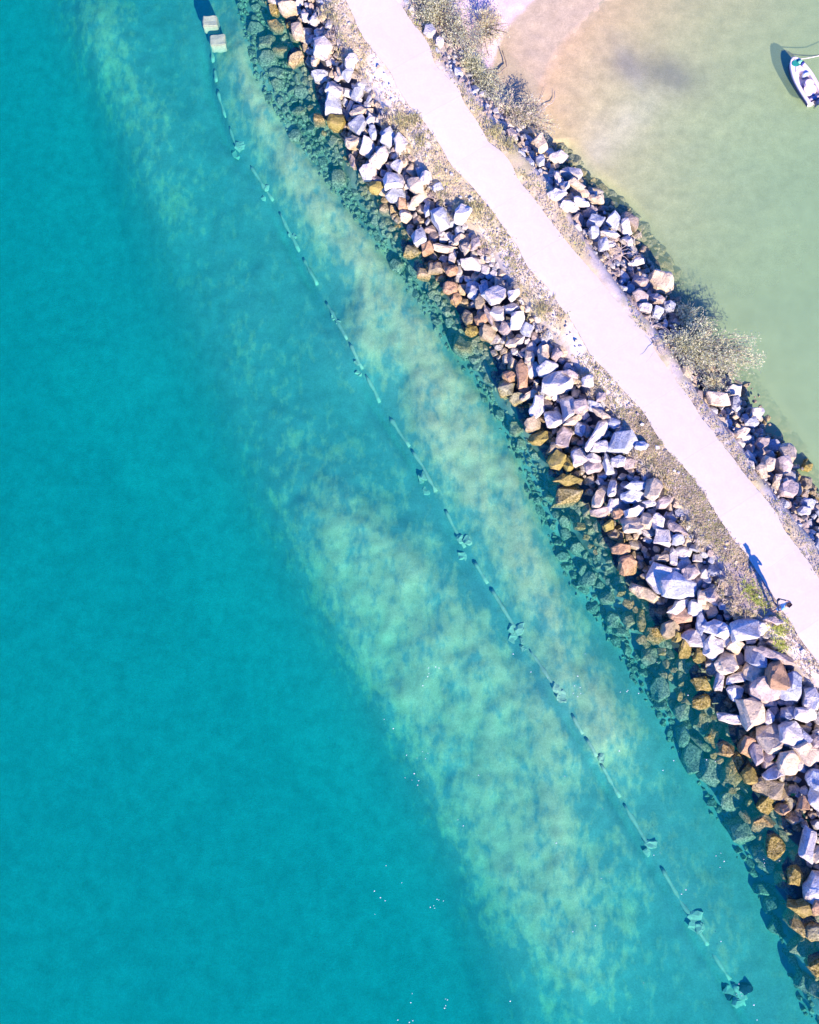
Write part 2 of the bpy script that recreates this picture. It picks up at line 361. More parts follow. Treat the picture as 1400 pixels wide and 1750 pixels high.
path = link('path', pv, pf, m.m, smooth=False); path['kind'] = 'structure'

# ------------------------------------------------------------------ rock materials
RC = {  # stone colours; B has cool shade painted into its blue
 'W': ((.86, .78, .73), 'white'), 'B': ((.56, .60, .66), 'shaded blue-grey'), 'T': ((.80, .66, .48), 'cream tan'), 'P': ((.56, .47, .43), 'pinkish grey'),
 'G': ((.40, .34, .24), 'grey-brown'), 'Y': ((.40, .33, .10), 'yellow-olive weedy'), 'O': ((.56, .36, .22), 'orange-brown'), 'K': ((.42, .44, .32), 'grey-green submerged')}
def rock_mat(key):
    base = RC[key][0]; m = NT('rock_' + RC[key][1].replace(' ', '_').replace('-', '_'))
    geo = m.n('ShaderNodeNewGeometry'); co = geo.outputs['Position']
    oi = m.n('ShaderNodeObjectInfo').outputs['Random']
    a = m.noise(co, 2.2, 5, .6); b = m.noise(co, 11, 6, .75); c = m.noise(co, 1.1, 3)
    cc = m.mix(m.ramp(a, [(.35, 0.), (.65, 1.)]), tuple(v * .78 for v in base), tuple(min(.9, v * 1.14) for v in base))
    cc = m.mix(m.ramp(c, [(.55, 0.), (.72, .35)]), cc, (.62, .43, .28))
    cc = m.mix(1., cc, m.ramp(b, [(.32, .62), (.5, .98), (.7, 1.12)]), 'MULTIPLY')
    vo = m.n('ShaderNodeTexVoronoi', feature='DISTANCE_TO_EDGE'); vo.inputs['Scale'].default_value = 2.3; dv = m.n('ShaderNodeVectorMath', operation='ADD'); m.l(co, dv.inputs[0])
    nd = m.n('ShaderNodeTexNoise'); nd.inputs['Scale'].default_value = 2.0; m.l(co, nd.inputs['Vector']); m.l(nd.outputs[1], dv.inputs[1]); m.l(dv.outputs[0], vo.inputs['Vector'])
    cc = m.mix(m.ramp(vo.outputs['Distance'], [(.0, .55), (.03, .0)]), cc, tuple(v * .45 for v in base))
    cc = m.mix(1., cc, m.ramp(oi, [(0, .84), (1, 1.08)]), 'MULTIPLY')
    # weed and wet staining grow on the stone from below the tide line up to half a metre
    sp = m.n('ShaderNodeSeparateXYZ'); m.l(co, sp.inputs[0])
    zz = m.math('ADD', sp.outputs[2], m.math('MULTIPLY', m.math('SUBTRACT', a, .5), .9))
    wet = m.ramp(zz, [(.0, 1.), (.16, .85), (.42, 0.)])
    mr = m.n('ShaderNodeMapRange'); m.l(zz, mr.inputs[0]); mr.inputs[1].default_value = .12; mr.inputs[2].default_value = .72; mr.inputs[3].default_value = 1; mr.inputs[4].default_value = 0
    spk = m.ramp(b, [(.40, (.05, .05, .02)), (.5, (.26, .20, .04)), (.6, (.50, .42, .20))])
    cc = m.mix(m.math('MULTIPLY', mr.outputs[0], .72 if key not in 'YK' else .85), cc, spk)
    # sediment dusting on what stands permanently under water
    ms = m.n('ShaderNodeMapRange'); m.l(zz, ms.inputs[0]); ms.inputs[1].default_value = -.15; ms.inputs[2].default_value = -.75; ms.inputs[3].default_value = 0; ms.inputs[4].default_value = .75
    sed = m.ramp(b, [(.36, (.05, .07, .09)), (.46, (.22, .25, .2)), (.62, (.66, .58, .42))])
    cc = m.mix(ms.outputs[0], cc, sed)
    m.bsdf(cc, .88, m.math('ADD', b, m.math('MULTIPLY', m.math('MINIMUM', vo.outputs['Distance'], .06), 6.0)), .8, .05, .2)
    return m.m
RM = {k: rock_mat(k) for k in RC}

# ------------------------------------------------------------------ traced boulders (tile origin, zoom, list of cx cy rx ry angle colour)
TR = []
def tile(ox, oy, s, rows_):
    for r in rows_.replace('\n', ';').split(';'):
        r = r.strip()
        if not r: continue
        q = r.split(); cx_, cy_, rx, ry, an = map(float, q[:5])
        TR.append((ox + cx_ / s, oy + cy_ / s, rx / s, ry / s, an, q[5]))
tile(300, 0, 3.5, '''490 180 55 45 20 G;540 255 55 50 0 G;630 285 45 35 20 G;550 358 60 50 0 G;600 150 60 30 20 G;600 430 60 35 10 G
680 45 60 35 -5 T;600 8 50 18 20 W;595 55 30 28 0 Y;730 180 38 55 -20 T;675 205 28 28 0 T;700 110 25 20 0 W;770 95 24 35 0 W;830 110 25 38 20 W
885 285 60 56 0 W;835 352 24 45 15 T;740 270 22 18 0 T;722 345 58 32 -40 T;785 290 20 40 15 P;850 175 38 20 0 P;865 445 56 30 -18 B;905 380 20 35 10 B
975 352 35 22 -10 W;985 440 18 50 -20 T;1032 440 30 42 15 B;1050 365 45 32 -40 W;952 535 55 46 15 W;1022 545 28 24 0 W;942 632 54 66 0 B;1020 645 22 35 0 P
1095 660 46 24 -10 T;1098 742 50 60 30 B;1168 700 30 30 0 W;1065 845 50 34 -15 T;1150 870 44 50 10 W;1212 868 20 40 30 W;1272 820 40 44 20 B;1182 780 22 42 -10 B
1240 915 32 40 0 W;1350 850 40 50 10 W;1330 985 28 42 0 W;1208 962 42 36 20 T;1155 1030 50 50 -10 W;1060 960 20 50 -15 P;1310 1085 60 55 0 W;1205 1075 54 28 40 P
1320 1165 56 35 -15 B;1350 1215 30 34 0 O;1325 1277 20 24 0 W;1370 1300 30 35 0 T;1200 1125 50 36 0 Y;975 1070 50 52 0 G;740 655 40 25 0 Y;860 700 40 36 0 G;965 725 56 46 0 Y;855 300 20 60 30 T''')
tile(600, 0, 3.5, '''470 195 36 46 20 W;530 260 28 36 0 W;580 308 20 20 0 P;722 345 30 30 0 W;690 372 30 18 0 W;640 430 32 28 0 B;692 500 30 24 0 B;900 475 26 24 0 B
945 530 22 12 -20 W;800 655 25 14 0 W;840 700 32 25 20 W;958 800 34 34 30 P;1035 882 32 20 0 B;1130 870 46 44 0 T;1130 955 26 34 0 B;1240 940 62 32 -10 W
1312 1035 72 38 8 W;1345 1112 56 24 30 T;1215 972 20 28 0 P;1232 1170 50 28 0 W;1238 1060 18 50 -10 W;1180 1100 26 20 0 W;450 1060 36 30 10 W;520 1112 36 24 -20 B;1290 1235 36 28 0 W;1180 1150 20 18 0 P''')
tile(650, 300, 3.5, '''212 55 56 44 10 T;240 122 82 22 -35 T;365 250 54 66 0 B;432 265 22 36 10 B;280 190 18 52 5 B;485 230 42 58 40 W;150 245 32 34 0 T;100 235 20 24 0 W
200 235 12 26 0 P;135 172 34 34 0 O;335 50 34 24 -20 B;235 372 46 44 -20 B;300 275 20 28 0 W;270 332 40 15 -30 W;390 385 28 25 0 B;328 345 34 20 20 W
472 370 46 18 -40 T;512 435 26 32 0 T;285 430 34 40 0 O;380 422 72 20 5 T;430 510 30 22 0 T;425 560 36 28 10 O;540 520 76 30 10 W;570 400 24 40 10 P
650 540 14 30 0 P;620 562 18 40 20 W;530 615 28 20 -30 W;560 690 40 38 0 B;625 660 24 46 5 B;690 628 26 20 20 W;690 722 66 54 -10 W;700 815 50 44 20 W
795 715 30 36 20 W;785 785 42 26 0 W;595 760 28 36 15 G;645 830 18 56 -20 P;600 855 36 34 20 O;520 850 30 40 0 G;545 920 40 30 0 Y;500 1010 62 58 0 K
645 935 50 44 20 G;692 932 12 34 0 W;745 910 32 38 0 P;745 862 18 18 0 T;820 870 40 54 20 W;880 915 32 42 -30 B;957 930 18 42 5 W;740 980 26 20 0 W
800 990 48 26 -40 T;700 1042 17 28 0 T;745 1045 26 20 0 W;830 1052 15 26 10 B;800 1072 30 24 0 P;895 1080 28 46 10 T;985 1065 42 46 20 T;1060 1070 30 34 0 P
1012 985 24 34 0 P;1120 1080 26 22 0 T;850 1190 32 82 0 O;775 1200 42 30 5 O;745 1092 50 14 30 Y;760 1270 48 54 0 K;820 1325 42 32 0 K;995 1155 64 32 -25 B
1062 1228 92 66 -10 W;1142 1190 54 17 22 P;1150 1290 25 25 0 W;1240 1230 34 30 0 W;895 1310 52 17 -30 T;950 1370 34 52 15 W;900 1230 12 18 0 T;1320 1320 30 30 0 P
1330 1250 30 24 0 P;265 580 46 36 20 G;330 550 42 30 0 G;420 670 40 36 0 O;455 730 28 36 10 O;290 480 30 26 0 K;190 440 46 36 0 K
1190 82 62 28 30 T;1292 140 46 20 20 T;1200 165 52 22 20 W;1140 190 28 28 0 W;1040 132 52 24 10 W;1255 218 44 24 -20 P;1282 278 50 38 0 B;1180 255 34 24 0 B
1275 350 30 30 0 B;1215 335 24 20 0 W;1340 395 28 32 20 B;1385 345 36 16 10 W;1100 60 30 30 0 W;1060 175 24 16 0 W''')
tile(1000, 350, 3.5, '''30 38 34 24 0 P;175 95 40 56 -25 B;242 135 34 48 0 W;275 90 66 38 50 P;142 172 60 17 10 W;252 205 34 36 0 W;110 242 30 38 0 B
190 250 22 20 0 W;300 240 30 15 0 W;180 362 18 28 0 Y;300 342 42 24 0 W;332 392 36 20 20 W;270 440 20 26 0 T;330 455 42 30 0 P;455 462 68 56 25 T
422 560 46 28 15 P;330 550 46 40 20 P;362 612 42 22 10 W;500 612 36 32 0 B;430 652 34 30 0 B;480 705 24 24 0 Y;520 390 30 24 0 T;400 430 30 26 0 B
790 1165 82 42 10 T;890 1108 50 28 0 W;900 1190 24 46 0 B;690 1112 20 14 0 W;970 1192 25 30 20 W;935 1165 20 32 -20 P;1010 1170 14 26 -20 T;1060 1200 30 18 0 T
1030 1242 36 24 20 W;1110 1240 12 30 10 Y;1002 1296 36 26 -5 B;1065 1315 22 30 0 P;935 1362 36 24 -20 T;1142 1355 34 16 30 W;1090 1350 20 20 0 T;990 1375 25 18 0 P;950 1280 20 16 0 W;860 1290 26 20 0 B''')
tile(1150, 650, 5.6, '''655 510 48 28 -15 T;748 540 52 36 10 T;862 595 72 50 -30 P;930 560 34 30 0 W;920 495 42 26 -40 W;968 605 30 34 0 P;742 622 36 18 20 T
810 695 34 42 0 P;1090 690 76 84 20 T;1028 640 34 15 -10 P;1212 850 28 54 -30 T;1292 800 50 60 0 Y;900 800 54 66 -10 T;1040 820 76 84 20 P;855 865 40 60 -30 T
1000 960 34 62 10 T;1100 1035 80 90 10 P;930 990 30 24 0 P;1280 980 44 58 -10 G;1312 1065 28 42 -20 W;1390 1090 34 26 0 T;1290 1180 62 40 10 B;1345 1148 50 32 10 W
1262 1250 60 36 0 B;1245 1335 34 40 0 W;1375 1372 36 30 0 T;1345 1450 44 40 0 T;1390 1510 24 60 0 B;640 450 26 28 0 B;630 362 54 34 20 W;700 590 28 34 20 B;780 490 30 24 0 P''')
tile(850, 650, 3.5, '''240 165 40 66 12 W;335 228 50 48 0 W;425 165 38 74 8 W;310 125 22 14 0 W;490 160 42 40 -20 P;460 235 52 22 -20 T;590 155 60 24 30 B
668 170 20 30 0 T;620 202 54 16 35 T;700 247 36 24 20 B;755 262 30 24 0 P;405 335 44 60 20 P;210 265 44 46 0 G;110 290 36 46 0 K;155 370 34 28 0 K
250 345 54 38 -20 Y;350 410 44 40 0 G;315 340 12 28 0 T;602 320 32 98 38 W;622 398 66 34 0 W;745 370 72 62 10 B;500 290 30 42 0 B;490 470 50 50 0 W
580 462 46 28 20 W;575 512 52 34 -10 P;672 500 30 62 -20 B;722 490 36 28 10 W;800 492 44 28 0 P;690 440 32 14 0 B;862 390 36 24 0 B;722 552 32 24 0 W
350 480 50 50 0 Y;430 500 34 38 0 Y;430 595 72 26 0 Y;500 596 20 20 0 O;420 690 84 52 -30 K;250 800 40 66 -15 G;615 692 32 78 25 T;690 640 22 50 15 W
620 790 62 26 -10 P;700 745 34 36 0 W;725 802 32 28 0 O;822 685 74 34 -10 B;830 628 54 24 0 B;932 650 50 56 -10 T;740 630 22 14 0 W;850 750 32 18 0 W
820 790 58 24 -15 W;805 862 56 48 0 T;890 840 34 42 15 T;960 842 30 40 0 W;920 732 42 24 0 W;1000 722 50 28 -30 P;1080 882 64 24 30 P;1050 830 20 28 0 W
990 930 60 48 20 W;1075 955 32 28 0 B;850 945 28 25 0 T;950 990 36 22 0 T;1000 1025 36 16 5 T;1000 1062 48 18 0 T;1062 1050 24 52 8 W;780 1110 52 50 0 O
740 1010 46 30 0 O;800 960 26 24 0 O;960 1182 64 76 10 W;1065 1150 30 30 0 W;1165 1145 50 38 0 P;1170 1088 36 22 0 T;885 1272 86 28 28 T;1082 1240 92 66 0 B
1090 1350 62 28 -35 W;1300 1292 30 36 0 P;1240 1290 26 24 0 T;1185 1362 44 44 0 B;670 870 30 30 0 Y;702 920 30 28 0 G;540 1190 44 40 0 K;640 1200 26 26 0 Y;1150 640 20 20 0 P''')
tile(1000, 950, 3.5, '''565 350 60 48 10 O;762 228 34 40 0 P;700 250 28 40 0 T;690 400 28 58 0 B;665 490 66 48 25 W;795 442 80 44 5 W;765 545 54 52 20 W
950 442 86 64 -10 W;862 522 40 30 30 W;905 542 44 38 10 T;1060 432 34 34 0 W;1020 600 50 56 0 B;1140 590 104 24 22 P;1240 622 28 22 0 W;845 640 48 60 30 T
1015 690 58 48 30 T;1145 712 66 82 5 O;1235 680 22 20 0 B;1250 742 40 44 0 B;920 730 62 26 -15 W;800 752 22 52 10 W;900 820 42 40 -15 W;1080 790 84 72 30 P
1230 800 56 52 0 B;1370 762 36 20 0 T;985 822 16 42 -35 T;990 935 68 90 -20 T;1105 965 24 36 0 W;1320 942 60 40 0 W;1362 860 42 58 0 W;1225 940 46 34 -30 B
875 975 72 26 12 W;1115 1092 62 68 0 T;1232 1065 58 62 10 W;1312 1082 24 36 0 W;1330 1175 74 52 45 T;1212 1240 56 62 20 T;1095 1200 36 38 0 P;1282 1240 30 38 0 W
1025 1170 34 62 0 P;975 1140 42 50 0 O;1150 1292 82 26 -20 W;1110 1250 46 22 0 P;990 1055 26 20 0 T;1385 1105 28 30 0 P;840 1150 42 40 0 O;895 1240 32 56 20 Y
870 1045 32 15 0 O;700 880 52 36 -15 Y;690 765 54 38 10 Y;605 560 34 52 15 Y;555 612 26 28 0 Y;690 600 30 36 0 Y;740 600 48 11 35 O;560 485 36 28 0 Y
510 440 50 46 0 G;425 478 56 48 0 Y;340 385 22 62 5 Y;395 600 52 46 0 K;600 930 62 46 -10 K;600 1062 36 62 10 K;655 1200 60 88 -10 K;760 1290 70 72 0 K
712 1000 40 52 20 K;460 790 48 72 10 K;760 1082 42 34 -30 Y;705 1130 64 22 40 Y;985 1310 42 46 0 Y;1122 385 50 18 10 P;220 440 40 34 0 K;270 380 36 44 0 K;170 380 40 40 0 K''')
tile(1000, 1300, 3.5, '''1110 165 72 46 20 G;1220 155 26 18 0 T;1268 182 26 26 0 Y;1088 252 40 50 0 Y;1310 258 28 38 20 O;1385 235 40 62 0 W;1385 115 52 50 0 B
1275 320 26 20 0 O;1190 292 36 26 0 O;1070 390 60 54 0 O;1130 510 50 60 0 Y;1335 500 36 92 12 W;1392 765 50 84 20 W;1320 885 92 44 5 Y;1190 712 40 46 0 K
1262 690 40 50 0 Y;930 420 80 70 10 K;1282 950 70 66 0 K;1370 1030 46 40 0 K;1392 1225 52 52 0 Y;880 240 62 50 0 K;875 100 50 54 0 Y;1380 560 40 40 0 T;1060 560 46 40 0 K
1150 1000 50 40 0 K;1300 1120 60 50 0 K;1385 880 40 40 0 O;1215 30 40 26 0 P;1100 620 44 40 0 K;1330 1330 50 44 0 K;1395 1370 44 40 0 Y''')
# drop near-duplicates, keep the bigger one
TR.sort(key=lambda r: -r[2] * r[3]); keep = []
for r in TR:
    if all(math.hypot(r[0] - q[0], r[1] - q[1]) > .42 * (min(r[2], r[3]) + min(q[2], q[3])) for q in keep): keep.append(r)
TR = keep[:298]
print('traced boulders', len(TR))

def hull_rock(rx, ry, rz, seed, flat_top=True, n=None):
    rd = random.Random(seed); bm = bmesh.new()
    n = n or rd.choice([4, 4, 5, 5, 6]); ph = rd.uniform(0, 6.28)
    tx, ty = rd.uniform(-.34, .34), rd.uniform(-.34, .34)
    for ring, (zf, sc) in enumerate(((-.9, .62), (-.05, 1.0), (.5, .96), (.85, .76))):
        for k in range(n):
            if ring == 3 and rd.random() < .2: continue
            an = ph + (k + rd.uniform(-.28, .28)) / n * 2 * math.pi
            q = sc * rd.uniform(.84, 1.16); ca, sa = math.cos(an), math.sin(an)
            pw = .85; x = math.copysign(abs(ca) ** pw, ca) * rx * q; y = math.copysign(abs(sa) ** pw, sa) * ry * q
            z = zf * rz * rd.uniform(.85, 1.12) + (x / max(rx, .01) * tx + y / max(ry, .01) * ty) * rz * (1 if ring > 1 else .3)
            bm.verts.new((x, y, z))
    r = bmesh.ops.convex_hull(bm, input=bm.verts)
    bmesh.ops.delete(bm, geom=[v for v in set(r['geom_interior']) if isinstance(v, bmesh.types.BMVert)], context='VERTS')
    return bm
def detail_rock(bm, seed, r):
    bmesh.ops.dissolve_limit(bm, angle_limit=R(9), verts=bm.verts, edges=bm.edges)
    try: bmesh.ops.bevel(bm, geom=list(bm.edges), offset=min(.022, r * .05), segments=1, affect='EDGES', profile=.6, clamp_overlap=True)
    except Exception: pass
    bmesh.ops.triangulate(bm, faces=bm.faces)
    bmesh.ops.subdivide_edges(bm, edges=[e for e in bm.edges if e.calc_length() > .22], cuts=1)
    bmesh.ops.triangulate(bm, faces=bm.faces)
    o = Vector((seed * 1.37 % 50, seed * .71 % 50, 0))
    for v in bm.verts:
        d = noise.noise_vector(v.co * 2.4 / max(r, .3) * .5 + o) * r * .2 + noise.noise_vector(v.co * 5 + o) * .035
        v.co += d
def size_word(r): return 'huge' if r > .72 else 'large' if r > .5 else 'medium' if r > .33 else 'small'
shape_words = lambda a, rd: ('long narrow' if a > 2.4 else 'elongated' if a > 1.55 else rd.choice(['angular', 'blocky', 'rounded', 'chunky']))
placed = []
for i, (px, py, rx, ry, an, c) in enumerate(TR):
    z = 1.0
    for _ in range(5):
        w = W(px, py, z); zz, ix = prof1(w.x, w.y); z = .5 * z + .5 * (zz + .22)
    w = W(px, py, z); zz, ix = prof1(w.x, w.y)
    mpp = (H - z) / F * 1.04
    ax, ay = rx * mpp * 1.2, ry * mpp * 1.22
    r = math.sqrt(ax * ay)
    rz_ = min(.8, max(.28, 1.0 * min(ax, ay) + .1)) 
    bm = hull_rock(ax, ay, rz_, i * 7 + 3); detail_rock(bm, i + 1, r)
    bmesh.ops.rotate(bm, verts=bm.verts, cent=(0, 0, 0), matrix=Matrix.Rotation(-R(an), 3, 'Z') )
    o = link_bm('boulder', bm, RM[c])
    rd = random.Random(i)
    base = -.05 if ix < 5 else .0
    o.location = (w.x, w.y, zz + base + rd.uniform(-.08, .24) - (.1 if c == 'K' else 0))
    side = 'seaward' if ix < 7 else 'lagoon-side'
    if ix < 4: print('FAR', TR[i], w, ix)
    a = max(ax, ay) / min(ax, ay); top = o.location.z + .6 * rz_
    where = ('under the sea surface' if side == 'seaward' else 'under the lagoon surface') if top < -.05 else (('by the %s waterline' % ('sea' if side == 'seaward' else 'lagoon')) if top < .75 else ('high on the %s slope' % side if zz > 1.3 else 'midway down the %s slope' % side))
    colw = RC[c][1].replace(' submerged', '') 
    xp, yp = P(o.location)
    tag(o, '%s %s %s boulder %s, %.0f%% across, %.0f%% down' % (size_word(r), shape_words(a, rd), colw, where, xp / 14.0, yp / 17.5), 'boulder', 'armour boulders of the breakwater')
    placed.append((w.x, w.y, r))
# ------------------------------------------------------------------ rubble: the countless smaller stones between them
tmpl = []
for k in range(26):
    bm = hull_rock(1, random.Random(k).uniform(.6, .95), random.Random(k + 50).uniform(.6, .9), 900 + k)
    bmesh.ops.dissolve_limit(bm, angle_limit=R(8), verts=bm.verts, edges=bm.edges)
    bmesh.ops.bevel(bm, geom=list(bm.edges), offset=.035, segments=1, affect='EDGES')
    bm.verts.index_update()
    tmpl.append((np.array([v.co[:] for v in bm.verts]), [[v.index for v in f.verts] for f in bm.faces])); bm.free()
cell = {}
def near_ok(x, y, r, f):
    ci, cj = int(x // 1), int(y // 1)
    for a in (-1, 0, 1):
        for b in (-1, 0, 1):
            for (qx, qy, qr) in cell.get((ci + a, cj + b), ()):
                if math.hypot(x - qx, y - qy) < f * (r + qr): return False
    return True
def add_cell(x, y, r): cell.setdefault((int(x // 1), int(y // 1)), []).append((x, y, r))
for q in placed: add_cell(*q)
rv, rf, rmi, off = [], [], [], 0
mk = list(RC)
def stone(x, y, z, r, key, rd, sub=1):
    global off
    v, fs = tmpl[rd.randrange(len(tmpl))]
    e = np.array(Euler((rd.uniform(-.5, .5), rd.uniform(-.5, .5), rd.uniform(0, 6.28))).to_matrix())
    rv.append((v * r) @ e.T + np.array([x, y, z]))
    for f in fs: rf.append([q + off for q in f]); rmi.append(mk.index(key))
    off += len(v)
rd = random.Random(77)
def fill(k0, k1, y0, y1, n, rmin, rmax, keys, f, dz=0.0, pw=2.0):
    cnt = 0
    for _ in range(n):
        y = rd.uniform(y0, y1); t = rd.random(); kk = k0 + (k1 - k0) * t; ki = int(kk); fr = kk - ki
        x = float(cx(ki, y)) * (1 - fr) + float(cx(min(ki + 1, len(curves) - 1), y)) * fr
        r = rmin + (rmax - rmin) * rd.random() ** pw
        if not near_ok(x, y, r, f): continue
        z, ix = prof1(x, y)
        if k0 < 5 and ix < 5.2: z = max(ground_z(x, y) + .2 * r, z - .3 if ix > 4.35 else -9)
        stone(x, y, z + dz + rd.uniform(-.12, .08), r, rd.choice(keys), rd); add_cell(x, y, r); cnt += 1
    return cnt
YA, YB = -17.0, 43.0
c1 = fill(4.85, 6.0, YA, YB, 16000, 0.2, .5, 'WWWTTPBBTW', .50, -.40)
c2 = fill(5.0, 6.15, YA, YB, 14000, .06, .16, 'WWTTPB', .8, -.36, 1.5)
for (ka, kb, ya_, yb_, nn_) in ((4.7, 5.12, YA, W(1000, 650)[1], 1500), (4.45, 4.95, YA, W(1100, 1050)[1], 700), (4.8, 5.1, W(1000, 650)[1], YB, 900)):
    for _ in range(nn_):                                           # weed-covered stones breaking the surface along the tide line
        y = rd.uniform(ya_, yb_); kk = rd.uniform(ka, kb); x = float(cx(int(kk), y)) * (1 - kk % 1) + float(cx(int(kk) + 1, y)) * (kk % 1); r = rd.uniform(.15, .48)
        if not near_ok(x, y, r, .62): continue
        stone(x, y, max(prof1(x, y)[0] - .1, -.35 - r * .3) + rd.uniform(-.1, .18), r, rd.choice('YYGYOG'), rd); add_cell(x, y, r)
c3_ = fill(4.0, 5.25, YA, YB, 24000, .12, .52, 'KKGKY', .66, -.02)
c3b = fill(3.93, 4.7, YA, YB, 5000, .07, .2, 'KKGK', .8, -.02)
c2b = fill(5.9, 6.75, YA, YB, 3000, .05, .17, 'WWPT', 1.1, -.02)
yR = W(900, 240)[1]
c4 = fill(9.0, 10.45, YA, yR, 9000, .17, .45, 'WWTPBBPT', .50, -.36)
c5 = fill(8.95, 10.3, YA, yR, 7000, .06, .15, 'WTPBB', .8, .0)
c6 = fill(9.0, 9.75, yR, YB, 2500, .10, .30, 'WPBP', .85, .0)
print('rubble', c1, c2, c3_, c3b, c4, c5, c6)
rub = link('rubble', np.concatenate(rv), rf, [RM[k] for k in mk], fm=rmi)
tag(rub, 'small loose stones filling the gaps between boulders on both slopes and under the shallows', 'rubble', kind='stuff')

# ------------------------------------------------------------------ submerged concrete blocks
conc = simple('weathered_concrete', (.74, .56, .40), .95, .35, 9)
def block(px, py, sx_, sy_, sz_, rz, z, label):
    w = W(px, py, z + sz_); bm = bmesh.new(); bmesh.ops.create_cube(bm, size=1)
    bmesh.ops.scale(bm, vec=(sx_, sy_, sz_ * 1.3), verts=bm.verts); bmesh.ops.subdivide_edges(bm, edges=bm.edges, cuts=3, use_grid_fill=True)
    bmesh.ops.bevel(bm, geom=[e for e in bm.edges if len(e.link_faces) == 2 and e.calc_face_angle() > 1], offset=.05, segments=2, affect='EDGES')
    for v in bm.verts: v.co += noise.noise_vector(v.co * 3 + Vector((px, py, 0))) * .05
    o = link_bm('concrete_block', bm, conc); o.location = (w.x, w.y, z + sz_ * .35); o.rotation_euler = (0, 0, R(rz))
    return tag(o, label, 'block', 'square blocks under the sea at the head of the submerged pipe')
block(359, 35, .8, .66, .5, 4, -.85, 'square pale block lying under the sea near top edge, upper of two')
block(372, 67, .8, .68, .5, 6, -.85, 'square pale block lying under the sea, lower of two, above the pipe')

# ------------------------------------------------------------------ submerged pipe with concrete anchor collars
def tube(pts, rad, seg=8, close=True):
    pts = [Vector(p) for p in pts]; vs, fs = [], []
    for i, p in enumerate(pts):
        d = (pts[min(i + 1, len(pts) - 1)] - pts[max(i - 1, 0)]).normalized()
        a = d.orthogonal().normalized() if abs(d.z) > .95 else d.cross(Vector((0, 0, 1))).normalized(); b = d.cross(a).normalized()
        r = rad[i] if isinstance(rad, (list, tuple)) else rad
        for k in range(seg):
            t = 2 * math.pi * k / seg; vs.append(p + (a * math.cos(t) + b * math.sin(t)) * r)
    for i in range(len(pts) - 1):
        for k in range(seg): fs.append((i * seg + k, i * seg + (k + 1) % seg, (i + 1) * seg + (k + 1) % seg, (i + 1) * seg + k))
    if close:
        fs.append(tuple(reversed(range(seg)))); fs.append(tuple(range((len(pts) - 1) * seg, len(pts) * seg)))
    return vs, fs
pipe_mat = simple('encrusted_pipe', (.88, .60, .42), .95, .35, 6)
ya, yb = W(1275, 1720, -1.9)[1], W(352, 90, -1.9)[1]
pipe = empty('submerged_pipe', (float(cx(3, ya)), ya, -1.9)); tag(pipe, 'long encrusted pipe lying half buried on the sandy sea bed with concrete collars', 'pipe')
allv, allf, o_ = [], [], 0
seglen = []; y = ya; rd = random.Random(4)
while y < yb:
    L = rd.uniform(.5, 2.4); pts = []; k = 0; n = max(4, int(L / .25))
    for k in range(n + 1):
        q = y + L * k / n; gz = ground_z(float(cx(3, q)), q)
        pts.append(Vector((float(cx(3, q)) + .04 * noise.noise(Vector((q * 1.3, 0, 0))), q, gz - .035 + .10 * noise.noise(Vector((q * .8, 5, 0))))))
    vs, fs = tube(pts, [.095 + .12 * noise.noise(Vector((p.y * 3, 1, 1))) for p in pts], 8)
    vs = [v - pipe.location for v in vs]
    link('pipe_section', vs, fs, pipe_mat, pipe, smooth=True)
    y += L + rd.uniform(.1, 1.1)
for (px, py, s) in [(412, 255, 1.1), (452, 330, .8), (500, 400, .7), (575, 545, .6), (615, 628, .8), (732, 824, 1.2), (797, 935, 1.2), (882, 1078, 1.2), (898,1100,.8), (948, 1188, 1.1), (1020, 1290, .8), (1105, 1452, .9), (1185, 1580, 1.2), (1262, 1712, 1.3)]:
    for k in range(3 if s > 1 else 2):
        w = W(px + rd.uniform(-9, 9) * s, py + rd.uniform(-13, 13) * s, -1.7); gz = ground_z(w.x, w.y)
        bm = hull_rock(.3 * s * rd.uniform(.7, 1.1), .22 * s, .09, int(px) + k * 5); detail_rock(bm, px + k, .3)
        o = link_bm('concrete_collar', bm, pipe_mat, pipe); o.location = Vector((w.x, w.y, gz - .01)) - pipe.location; o.rotation_euler = (0, 0, rd.uniform(0, 3))

darklump = simple('dark_lump', (.03, .05, .10), .95, .3, 6)  # near-black lumps resting on the sea bed by the pipe
for px, py, a_, b_, lab in ((1247, 1703, .30, .42, 'dark lump on the sea bed left of the pipe near the bottom edge'), (1275, 1690, .34, .26, 'dark lump on the sea bed right of the pipe near the bottom edge')):
    w = W(px, py, -1.8); bm = hull_rock(a_, b_, .22, px); detail_rock(bm, px, .3); o = link_bm('sunken_lump', bm, darklump); o.location = (w.x, w.y, ground_z(w.x, w.y) - .04)
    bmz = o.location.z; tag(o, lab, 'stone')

# ------------------------------------------------------------------ vegetation
def leaf_mat(name, c1, c2):
    m = NT(name); geo = m.n('ShaderNodeNewGeometry'); nz = m.noise(geo.outputs['Position'], 2.5, 3)
    rnd = geo.outputs['Random Per Island']
    cc = m.mix(rnd, c1, c2); cc = m.mix(1., cc, m.ramp(nz, [(.3, .7), (.7, 1.2)]), 'MULTIPLY')
    b = m.bsdf(cc, .7, None, spec=.2)
    tl = m.n('ShaderNodeBsdfTranslucent'); m.l(cc, tl.inputs[0])
    mx = m.n('ShaderNodeMixShader'); mx.inputs[0].default_value = .5; m.l(b.outputs[0], mx.inputs[1]); m.l(tl.outputs[0], mx.inputs[2]); m.l(mx.outputs[0], m.out.inputs['Surface'])
    return m.m
straw = leaf_mat('dry_grass', (.80, .68, .42), (.85, .76, .56)); olive = leaf_mat('olive_grass', (.58, .56, .26), (.70, .65, .38))
